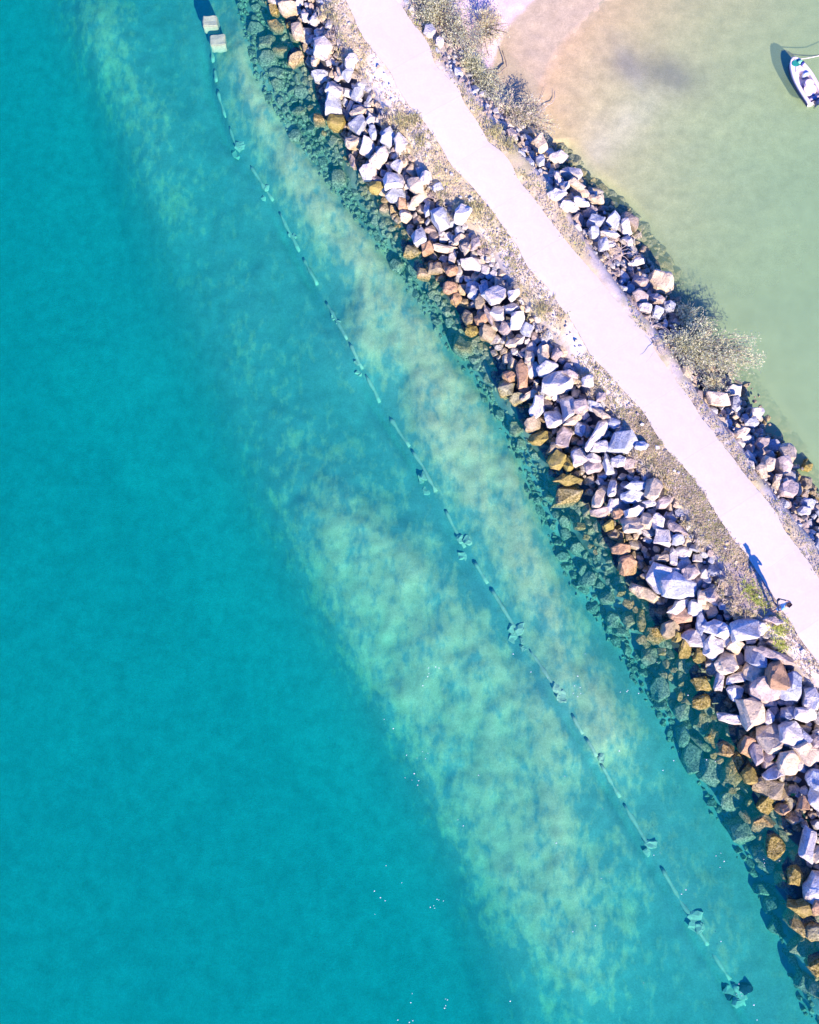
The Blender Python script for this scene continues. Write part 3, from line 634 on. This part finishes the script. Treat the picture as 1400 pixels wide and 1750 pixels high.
pinkg = leaf_mat('faded_grass', (.82, .70, .58), (.85, .78, .68)); green = leaf_mat('fresh_grass', (.55, .66, .14), (.72, .78, .24))
leafp = leaf_mat('pale_olive_leaf', (.80, .82, .46), (.92, .88, .66)); leafd = leaf_mat('grey_green_leaf', (.66, .72, .42), (.84, .86, .62))
bark = simple('bark', (.30, .24, .19), .9, .3, 14); deadw = simple('bleached_wood', (.52, .43, .38), .9, .3, 14)
def blades(cx_, cy_, z, n, L, spread, rd, V_, F_, MI, mi):
    for _ in range(n):
        a = rd.uniform(0, 6.28); l = L * rd.uniform(.5, 1.2); lean = rd.uniform(.4, 1.3); w_ = rd.uniform(.008, .02) + .006
        bx, by = cx_ + rd.gauss(0, spread), cy_ + rd.gauss(0, spread)
        d = Vector((math.cos(a), math.sin(a), 0)); s_ = Vector((-d.y, d.x, 0)) * w_
        p0_ = Vector((bx, by, z)); p1_ = p0_ + d * l * lean * .4 + Vector((0, 0, l * .6)); p2_ = p0_ + d * l * lean + Vector((0, 0, l * (.95 - .5 * lean * .8)))
        k = len(V_); V_ += [p0_ - s_, p0_ + s_, p1_ + s_ * .8, p1_ - s_ * .8, p2_]
        F_ += [(k, k + 1, k + 2, k + 3), (k + 3, k + 2, k + 4)]; MI += [mi, mi]
rd = random.Random(21); gV, gF, gM = [], [], []
def grow(k0, k1, y0, y1, n, dens):
    for _ in range(n):
        y = rd.uniform(y0, y1); t = rd.random()
        x = float(cx(k0, y)) * (1 - t) + float(cx(k1, y)) * t
        nn = noise.noise(Vector((x * .45, y * .45, 0))) + .5 * noise.noise(Vector((x * 1.6, y * 1.6, 4)))
        if nn < dens - rd.random() * .35: continue
        z = max(ground_z(x, y), prof1(x, y)[0] - .12)
        g2 = noise.noise(Vector((x * .3, y * .3, 20))) + rd.gauss(0, .25)
        mi = 0 if g2 < -.05 else (2 if g2 < .22 else 1) 
        if rd.random() < .05: mi = 3
        blades(x, y, z, 5, .09, .08, rd, gV, gF, gM, mi)
grow(6, 7, YA, YB, 5200, .0); grow(8, 9, YA, YB, 3000, .05)
y_hi, y_lo = W(1100, 700, 2)[1], W(1300, 960, 2)[1]
grow(6, 7, y_lo, y_hi, 2200, -.4)
rd2 = random.Random(3)
for _ in range(1500):                                             # tufts between the uppermost stones
    y = rd2.uniform(YA, YB); x = float(cx(6, y)) + rd2.uniform(-.7, .1)
    if noise.noise(Vector((x * .5, y * .5, 7))) > -.05: blades(x, y, prof1(x, y)[0] + .05, 6, .22, .06, rd2, gV, gF, gM, rd2.choice([0, 0, 2, 1]))
gr = link('grass', gV, gF, [straw, olive, pinkg, green], fm=gM)
tag(gr, 'dry straw and olive grass growing along both verges of the path', 'grass', kind='stuff')
def clump(px, py, r, label, n=90, mat=green, L=.3):
    w = W(px, py, 2.15); z = max(ground_z(w.x, w.y), prof1(w.x, w.y)[0] - .1); V_, F_, MI = [], [], []
    blades(0, 0, 0, n, L, r, random.Random(int(px)), V_, F_, MI, 0)
    o = link('grass_clump', V_, F_, mat); o.location = (w.x, w.y, z); tag(o, label, 'grass clump', 'green clumps on the seaward verge')
clump(1283, 1008, .22, 'bright green grass clump on the gravel left of the person shadow legs')
clump(1298, 1030, .2, 'yellow-green grass clump just left of the person feet', 70)
clump(1332, 1072, .26, 'bright green grass clump on the verge below the person', 120)
clump(1338, 1100, .18, 'lowest bright green grass clump beside the boulders below the person', 70)
clump(686, 208, .28, 'green tuft between rocks and path near the top, left one of a pair', 130, olive, .34)
clump(708, 204, .2, 'green tuft between rocks and path near the top, right one of a pair', 80, olive)
clump(716, 238, .2, 'olive tuft just below the pair of green tufts near the top', 70, olive)
clump(843, 225, .22, 'olive grass clump on lagoon-side verge below the feathery shrubs', 110, olive)
clump(868, 246, .24, 'olive grass clump at path edge above first lagoon-side boulders', 110, olive)
clump(565, 14, .3, 'olive grass clump at the very top between sea rocks and path', 130, olive)
clump(815, 355, .26, 'olive grass clump at the left path edge a fifth of the way down', 120, olive)
clump(925, 528, .3, 'green-olive clump at left path edge a third of the way down', 140, olive)

def shrub(name, spine, nb, spread, hgt, nleaf, mats, label, leafL=.16, seed=1, droop=.0, cat='shrub'):
    """spine: list of (px,py,radius m) blobs the crown spreads over; root at the first"""
    rd = random.Random(seed); r0 = W(spine[0][0], spine[0][1], 1.2); z0 = prof1(r0.x, r0.y)[0] - .2
    root = empty(name, (r0.x, r0.y, z0)); tag(root, label, cat)
    bV, bF, lV, lF, lM = [], [], [], [], []
    tips = []
    for b in range(nb):
        sp = spine[rd.randrange(len(spine))]; c = W(sp[0], sp[1], z0 + hgt * .6); a = rd.uniform(0, 6.28); q = sp[2] * math.sqrt(rd.random())
        tip = Vector((c.x + math.cos(a) * q - r0.x, c.y + math.sin(a) * q - r0.y, hgt * rd.uniform(.45, 1.0) + max(0, prof1(c.x, c.y)[0] - z0) * 0))
        # keep above the ground there
        gz = max(prof1(tip.x + r0.x, tip.y + r0.y)[0] - z0, -z0); tip.z = max(tip.z, gz + .25)
        midp = tip * .5 + Vector((rd.gauss(0, .15), rd.gauss(0, .15), hgt * .18))
        pts = []
        for k in range(6):
            t = k / 5; pts.append((midp * 2 * t * (1 - t)) * 1.0 + tip * t * t)
        vs, fs = tube(pts, [.035 * (1 - .8 * k / 5) + .004 for k in range(6)], 5); o_ = len(bV); bV += vs; bF += [tuple(o_ + i for i in f) for f in fs]
        for k in range(nleaf):
            t = rd.uniform(.45, 1.08); p = pts[min(5, int(t * 5))].lerp(pts[min(5, int(t * 5) + 1)], (t * 5) % 1) + Vector((rd.gauss(0, spread), rd.gauss(0, spread), rd.gauss(0, spread * .6)))
            d = (tip.normalized() * .7 + Vector((rd.gauss(0, .6), rd.gauss(0, .6), rd.gauss(0, .5) - droop))).normalized()
            l = leafL * rd.uniform(.5, 1.2); sd = d.cross(Vector((rd.gauss(0, .5), rd.gauss(0, .5), 1))).normalized() * rd.uniform(.012, .028)
            o_ = len(lV); lV += [p, p + d * l * .5 + sd, p + d * l, p + d * l * .5 - sd]; lF.append((o_, o_ + 1, o_ + 2, o_ + 3)); lM.append(0 if rd.random() < .6 else 1)
    link('branches', bV, bF, bark, root); link('foliage', lV, lF, mats, root, fm=lM)
    return root
shrub('shrub', [(1165, 590, .9), (1200, 575, .9), (1195, 610, 1.1), (1235, 590, 1.0), (1255, 620, .9), (1220, 640, .9), (1275, 595, .6), (1285, 615, .5)], 95, .17, 1.1, 85, [leafp, leafd], 'large spreading pale olive shrub overhanging the lagoon beside the path', seed=3)
shrub('shrub', [(1178, 535, .55), (1172, 555, .5)], 20, .12, .6, 60, [leafp, leafd], 'small rounded olive bush on the rocks just above the large spreading shrub', seed=5)
shrub('shrub', [(1220, 662, .45), (1212, 655, .4)], 20, .1, .8, 70, [leafp, straw], 'small yellow-green drooping bush below the large spreading shrub', seed=6)
shrub('shrub', [(735, 15, 1.0), (770, 25, 1.1), (800, 50, 1.0), (780, 75, .9), (760, -20, 1.2), (720, -20, 1.0), (725, 35, .6), (815, 85, .7)], 85, .2, 1.3, 70, [leafp, leafd], 'tall green shrub at the top of the photo right of the path', seed=8)
shrub('shrub', [(830, 25, .9), (845, 55, .8), (830, 85, .7)], 40, .15, 1.1, 60, [leafp, straw], 'sparse dry pale shrub between the tall green shrub and the sand', seed=9)
shrub('shrub', [(810, 110, .7), (830, 140, .8), (850, 165, .7)], 46, .14, 1.1, 70, [leafd, leafp], 'feathery grey-green shrub below the tall green shrub by the beach', seed=10)
shrub('shrub', [(870, 180, .7), (890, 205, .7), (910, 190, .7), (930, 215, .5)], 46, .15, .9, 60, [leafp, pinkg], 'low wispy beige shrub reaching over the wet sand', seed=12)
def twigs(name, starts, mat, label, cat, L=1.0, seed=1, n=7, r=.018, zup=.35):
    rd = random.Random(seed); w0 = W(*starts[0], 1.0); z0 = prof1(w0.x, w0.y)[0]
    V_, F_ = [], []; org = Vector((w0.x, w0.y, z0))
    for (px, py) in starts:
        for k in range(n):
            w = W(px, py, z0); p = Vector((w.x, w.y, prof1(w.x, w.y)[0] + .25)) - org; d = Vector((rd.gauss(0, 1), rd.gauss(0, 1), zup)).normalized(); pts = [p]
            for q in range(6):
                d = (d + Vector((rd.gauss(0, .25), rd.gauss(0, .25), rd.gauss(-.06, .15)))).normalized(); pts.append(pts[-1] + d * L / 6)
            vs, fs = tube(pts, [r * (1 - .75 * i / 6) for i in range(7)], 5); o_ = len(V_); V_ += vs; F_ += [tuple(o_ + i for i in f) for f in fs]
    o = link(name, V_, F_, mat); o.location = org; tag(o, label, cat); return o
twigs('dead_bush', [(1050, 440), (1062, 425), (1040, 455)], deadw, 'bare leafless bush of bleached twigs on lagoon-side rocks mid photo', 'dead bush', 1.5, 2, 5)
twigs('dead_bush', [(1120, 600), (1110, 560)], deadw, 'thin bare twigs at the path edge left of the large shrub', 'dead bush', 1.0, 5, 5, .014)
twigs('dead_bush', [(925, 195)], deadw, 'bare twigs spreading over the wet sand below the beach', 'dead bush', 1.2, 8, 6, .012)
def stick(pts, r, mat, label, name='driftwood', cat='driftwood', z=.12):
    P3 = []
    for (px, py) in pts:
        w = W(px, py, z); P3.append(Vector((w.x, w.y, max(prof1(w.x, w.y)[0], 0.0) + z)))
    org = P3[0].copy(); vs, fs = tube([p - org for p in P3], [r * (1 - .6 * i / (len(P3) - 1)) for i in range(len(P3))], 6)
    o = link(name, vs, fs, mat, smooth=True); o.location = org; tag(o, label, cat); return o
stick([(848, 131), (856, 125), (862, 119), (866, 116), (864, 106), (861, 98), (858, 89)], .05, bark, 'crooked dark stick lying on the sand right of the feathery shrub')
stick([(918, 200), (926, 188), (935, 180), (944, 176), (948, 168), (948, 155)], .03, deadw, 'pale bent branch lying in the shallows below the beach')
stick([(680, 0), (688, 14), (696, 24), (703, 34)], .05, bark, 'dark bare stem along the right path edge at the top')
stick([(782, 82), (789, 90), (793, 100)], .05, bark, 'short dark forked stem among rocks under the tall shrub', z=.6)

# ------------------------------------------------------------------ boat
bow, stern = W(1353, 98, .35), W(1396, 171, .35)
ax_ = (stern - bow); BL = ax_.length * .97; yaw = math.atan2(bow.y - stern.y, bow.x - stern.x)
boat = empty('dinghy', (stern.x, stern.y, 0), yaw)          # local +X points to the bow, origin at the transom
tag(boat, 'small white open motor dinghy moored on the lagoon at the right edge', 'boat')
white = simple('white_gelcoat', (.86, .74, .78), .3, .04, 5, .5); darkh = simple('dark_hull_paint', (.02, .04, .12), .4, .1, 5)
lav = simple('grey_nonslip', (.46, .40, .52), .7, .1, 20); teal = simple('teal_mat', (.02, .30, .24), .7, .15, 12); mint = simple('mint_cloth', (.25, .72, .45), .7, .1, 12)
navy = simple('navy_cover', (.03, .05, .25), .6, .1, 12); glass = simple('tinted_screen', (.45, .55, .75), .15, .05, 5, .6); ropem = simple('white_rope', (.8, .74, .7), .8, .1, 30)
BW = .55
def hw(t):  # half width along length, t=0 transom .. 1 bow
    return BW * (.90 + .10 * math.sin(math.pi * min(1, t * 1.3))) * (max(0, 1 - max(0, (t - .45) / .55) ** 2.6)) ** .62
N = 22
def loft(prof_fn, name, mat, ts):
    vs, fs = [], []
    m_ = None
    for t in ts:
        row = prof_fn(t); m_ = len(row); vs += row
    for i in range(len(ts) - 1):
        for k in range(m_ - 1): fs.append((i * m_ + k, i * m_ + k + 1, (i + 1) * m_ + k + 1, (i + 1) * m_ + k))
    fs.append(tuple(range(m_))); 
    return link(name, vs, fs, mat, boat, smooth=False)
ts = [i / N * .995 for i in range(N + 1)]
def sheer(t): return .36 + .12 * t * t
loft(lambda t: [(t * BL, y * hw(t), z) for y, z in ((-1, sheer(t)), (-.97, .22), (-.84, .02), (-.45, -.12), (0, -.2 + .22 * t ** 3), (.45, -.12), (.84, .02), (.97, .22), (1, sheer(t)))], 'hull', white, ts)
loft(lambda t: [(t * BL, y * hw(t) * 1.006, z) for y, z in ((-1, .24), (-.985, .10), (-.86, .0))], 'waterline_stripe', darkh, ts[:-1])
loft(lambda t: [(t * BL, y * hw(t) * 1.006, z) for y, z in ((1, .24), (.985, .10), (.86, .0))], 'waterline_stripe', darkh, ts[:-1])
# gunwale rail
for s_ in (1, -1):
    vs, fs = tube([(t * BL, s_ * hw(t), sheer(t)) for t in ts], .035, 6); link('gunwale', vs, fs, white, boat, smooth=True)
# side decks and foredeck at the sheer, cockpit floor below
def deck_row(t):
    h = hw(t); inn = h * .70 if t < .56 else h * max(0, .70 * (1 - (t - .56) / .14)) if t < .70 else 0
    return [(t * BL, -h * .98, sheer(t)), (t * BL, -inn, sheer(t) + .012), (t * BL, -inn * .94, .14 if inn > .02 else sheer(t)), (t * BL, 0, .12 if inn > .02 else sheer(t) + .03), (t * BL, inn * .94, .14 if inn > .02 else sheer(t)), (t * BL, inn, sheer(t) + .012), (t * BL, h * .98, sheer(t))]
loft(deck_row, 'deck', white, [0.0, .05] + ts[2:])
def boxp(name, x0, x1, y0, y1, z0, z1, mat, bev=.03, parent=None, rot=0):
    bm = bmesh.new(); bmesh.ops.create_cube(bm, size=1); bmesh.ops.scale(bm, vec=(x1 - x0, y1 - y0, z1 - z0), verts=bm.verts)
    bmesh.ops.bevel(bm, geom=list(bm.edges), offset=bev, segments=2, affect='EDGES')
    o = link_bm(name, bm, mat, parent or boat, True); o.location = ((x0 + x1) / 2, (y0 + y1) / 2, (z0 + z1) / 2); o.rotation_euler = (0, 0, rot); return o
boxp('stern_bench', .10, .34, -.40, .40, .13, .30, lav)
def disc(name, x, y, z, rx, ry, h, mat, parent=None):
    bm = bmesh.new(); bmesh.ops.create_cone(bm, cap_ends=True, segments=24, radius1=1, radius2=.93, depth=h); bmesh.ops.scale(bm, vec=(rx, ry, 1), verts=bm.verts)
    o = link_bm(name, bm, mat, parent or boat, False); o.location = (x, y, z + h / 2); return o
disc('round_seat', .72, -.02, .14, .34, .38, .20, white); disc('seat_cushion', 1.02, -.10, .14, .24, .26, .30, white)
disc('seat_rim', 1.02, -.10, .13, .28, .30, .22, lav)
bow_c = BL * .86
disc('bow_mat', bow_c, .0, sheer(.86) + .02, .20, .27, .03, teal); boxp('folded_cloth', bow_c - .12, bow_c + .08, -.30, -.05, sheer(.86) + .04, sheer(.86) + .12, mint, .02, rot=.4)
boxp('navy_bag', bow_c - .24, bow_c - .10, -.36, -.14, sheer(.8) + .01, sheer(.8) + .16, navy, .03, rot=.5)
vs, fs = tube([(BL * .70, -.28, sheer(.7) + .02), (BL * .715, -.14, sheer(.7) + .16), (BL * .72, 0, sheer(.7) + .2), (BL * .715, .14, sheer(.7) + .16), (BL * .70, .28, sheer(.7) + .02)], .014, 6); link('grab_rail', vs, fs, lav, boat, smooth=True)
boxp('console', BL * .55, BL * .62, -.34, -.02, .14, .50, glass, .03)
mo = boxp('outboard_motor', -.26, .02, -.14, .14, .20, .62, darkh, .06); boxp('motor_leg', -.05, .05, -.04, .04, -.55, 0, darkh, .02, mo).location = (-.02, 0, -.3)
a_, b_ = W(1358, 102, .5), W(1440, 78, .2)
rp = []
for k in range(17):
    t = k / 16; p = a_.lerp(b_, t); p.z = .5 + (-.05 - .5) * t - .18 * math.sin(math.pi * t) * .9; p.z = max(p.z, .03) if t < .9 else p.z; rp.append(p - a_)
vs, fs = tube(rp, .022, 6); o = link('mooring_rope', vs, fs, ropem, smooth=True); o.location = a_; tag(o, 'pale mooring rope running from the dinghy bow out over the lagoon', 'rope')

# ------------------------------------------------------------------ person
skinm = simple('skin', (.55, .33, .24), .6, .05, 20); shirt = simple('light_blue_shirt', (.30, .62, .85), .8, .08, 30); shorts = simple('pale_blue_shorts', (.25, .48, .72), .8, .1, 30)
hairm = simple('dark_brown_hair', (.05, .03, .04), .6, .3, 60); shoem = simple('dark_shoes', (.05, .05, .09), .7, .1, 20); blackp = simple('black_plastic', (.02, .02, .03), .4, .1, 20); eyem = simple('eye_white', (.8, .8, .8), .3, .02, 10)
pf_ = W(1324, 1041, 2.2)
person = None
def skin_mesh(name, nodes, edges, radii, mat, parent=None, lvl=2):
    me = bpy.data.meshes.new(name); me.from_pydata(nodes, edges, []); me.update()
    o = bpy.data.objects.new(name, me); COL.objects.link(o)
    me.materials.append(mat)

    md = o.modifiers.new('Skin', 'SKIN'); md.use_smooth_shade = True
    for i, r in enumerate(radii):
        sv = me.skin_vertices[0].data[i]; sv.radius = r if isinstance(r, tuple) else (r, r); sv.use_root = (i == 0)
    o.modifiers.new('Sub', 'SUBSURF').levels = lvl; o.modifiers['Sub'].render_levels = lvl
    if parent: o.parent = parent
    return o
B = [((0, 0, .93), (.15, .11)), ((0, 0, 1.12), (.135, .10)), ((0, .01, 1.32), (.165, .11)), ((0, .0, 1.45), (.09, .07)), ((0, .02, 1.52), .055), ((0, .045, 1.60), (.075, .085)), ((0, .05, 1.68), (.078, .095)), ((0, .04, 1.74), (.05, .06))]
nodes = [b[0] for b in B]; rad = [b[1] for b in B]; ed = [(i, i + 1) for i in range(len(B) - 1)]
def chain(start, pts):
    prev = start
    for p, r in pts: nodes.append(p); rad.append(r); ed.append((prev, len(nodes) - 1)); prev = len(nodes) - 1
    return prev
hands = []
for s_ in (1, -1):
    chain(0, [((s_ * .095, 0, .84), .088), ((s_ * .13, .02, .48), .058), ((s_ * .145, .0, .30), .055), ((s_ * .16, -.02, .09), .038), ((s_ * .165, .05, .045), (.042, .035)), ((s_ * .18, .16, .03), (.04, .025))])
    wr = chain(2, [((s_ * .17, 0, 1.40), .06), ((s_ * .26, -.03, 1.28), .046), ((s_ * .33, -.01, 1.13), .038), ((s_ * .22, .17, 1.12), .034), ((s_ * .125, .29, 1.14), .025)])
    pm = chain(wr, [((s_ * .10, .33, 1.15), (.034, .018))])
    for k in range(4):
        off_ = (k - 1.5) * .019; ln = (.07, .08, .076, .06)[k]
        chain(pm, [((s_ * .085, .355 + .0 + off_ * .3, 1.15 + off_), .0095), ((s_ * (.07), .385 + off_ * .2, 1.155 + off_), .009), ((s_ * (.035), .385 + ln * .1, 1.155 + off_), .008)])
    chain(wr, [((s_ * .095, .315, 1.175), .013), ((s_ * .065, .335, 1.185), .010)])
person = skin_mesh('person', nodes, ed, rad, skinm)
person.location = (pf_.x, pf_.y, 2.225)
bpy.context.view_layer.update(); person.rotation_euler = (0, 0, R(40))
tag(person, 'person in light blue top standing at the left path edge holding a controller', 'person')
skin_mesh('shirt', [(0, 0, 1.0), (0, 0, 1.14), (0, .01, 1.32), (0, 0, 1.44), (.175, 0, 1.40), (.255, -.03, 1.29), (-.175, 0, 1.40), (-.255, -.03, 1.29)], [(0, 1), (1, 2), (2, 3), (2, 4), (4, 5), (2, 6), (6, 7)],
          [(.175, .13), (.165, .125), (.19, .13), (.10, .085), .075, .064, .075, .064], shirt, person)
skin_mesh('shorts', [(0, 0, 1.0), (0, 0, .92), (.10, 0, .82), (.125, .015, .56), (-.10, 0, .82), (-.125, .015, .56)], [(0, 1), (1, 2), (2, 3), (1, 4), (4, 5)], [(.165, .12), (.17, .125), .102, .09, .102, .09], shorts, person)
skin_mesh('hair', [(0, .03, 1.70), (0, .02, 1.755), (0, -.03, 1.64), (0, -.045, 1.55)], [(0, 1), (0, 2), (2, 3)], [(.09, .098), (.06, .07), (.072, .06), (.045, .035)], hairm, person)
for s_ in (1, -1):
    skin_mesh('shoe', [(s_ * .16, -.05, .045), (s_ * .167, .05, .045), (s_ * .185, .2, .03)], [(0, 1), (1, 2)], [(.048, .045), (.05, .045), (.045, .032)], shoem, person)
    bm = bmesh.new(); bmesh.ops.create_uvsphere(bm, u_segments=10, v_segments=8, radius=.012); e = link_bm('eye', bm, eyem, person, True); e.location = (s_ * .03, .135, 1.645)
    bm = bmesh.new(); bmesh.ops.create_uvsphere(bm, u_segments=10, v_segments=8, radius=.02); bmesh.ops.scale(bm, vec=(.4, .9, 1.5), verts=bm.verts); e = link_bm('ear', bm, skinm, person, True); e.location = (s_ * .083, .04, 1.64)
bm = bmesh.new(); bmesh.ops.create_cone(bm, cap_ends=True, segments=8, radius1=.018, radius2=.006, depth=.05); e = link_bm('nose', bm, skinm, person, True); e.location = (0, .145, 1.62); e.rotation_euler = (R(-20), 0, 0)
bm = bmesh.new(); bmesh.ops.create_uvsphere(bm, u_segments=10, v_segments=6, radius=.02); bmesh.ops.scale(bm, vec=(1.1, .4, .35), verts=bm.verts); e = link_bm('mouth', bm, simple('lips', (.45, .2, .18), .5, .05), person, True); e.location = (0, .132, 1.585)
ctl = empty('remote_controller', person.matrix_basis @ Vector((0, .375, 1.15)), R(40)); tag(ctl, 'small black remote controller held in both hands of the person', 'controller')
boxp('controller_body', -.075, .075, -.05, .05, -.02, .02, blackp, .012, ctl); boxp('screen', -.05, .05, -.035, .035, .021, .027, simple('dark_screen', (.05, .07, .1), .1, .05), .002, ctl)

# ------------------------------------------------------------------ tiny white specks added as sun glints on the sea
fV, fF = [], []; rd = random.Random(9)
for c in range(46):
    q = W(rd.uniform(640, 1330), rd.uniform(1100, 1750), 0)
    for k in range(rd.choice([1, 1, 2, 4, 6])):
        x = q.x + rd.gauss(0, .3); y = q.y + rd.gauss(0, .3); r = rd.uniform(.012, .03)
        if prof1(x, y)[0] > -.2: continue
        o_ = len(fV); fV += [(x, y, .02)] + [(x + r * rd.uniform(.7, 1.3) * math.cos(j * 1.047), y + r * math.sin(j * 1.047), .004) for j in range(6)]
        fF += [(o_, o_ + 1 + j, o_ + 1 + (j + 1) % 6) for j in range(6)]
fo = link('glints', fV, fF, simple('glint_white', (.85, .85, .85), .5, .05)); tag(fo, 'scattered tiny white specks added as sun glints on the sea in the lower half', 'glints', kind='stuff')
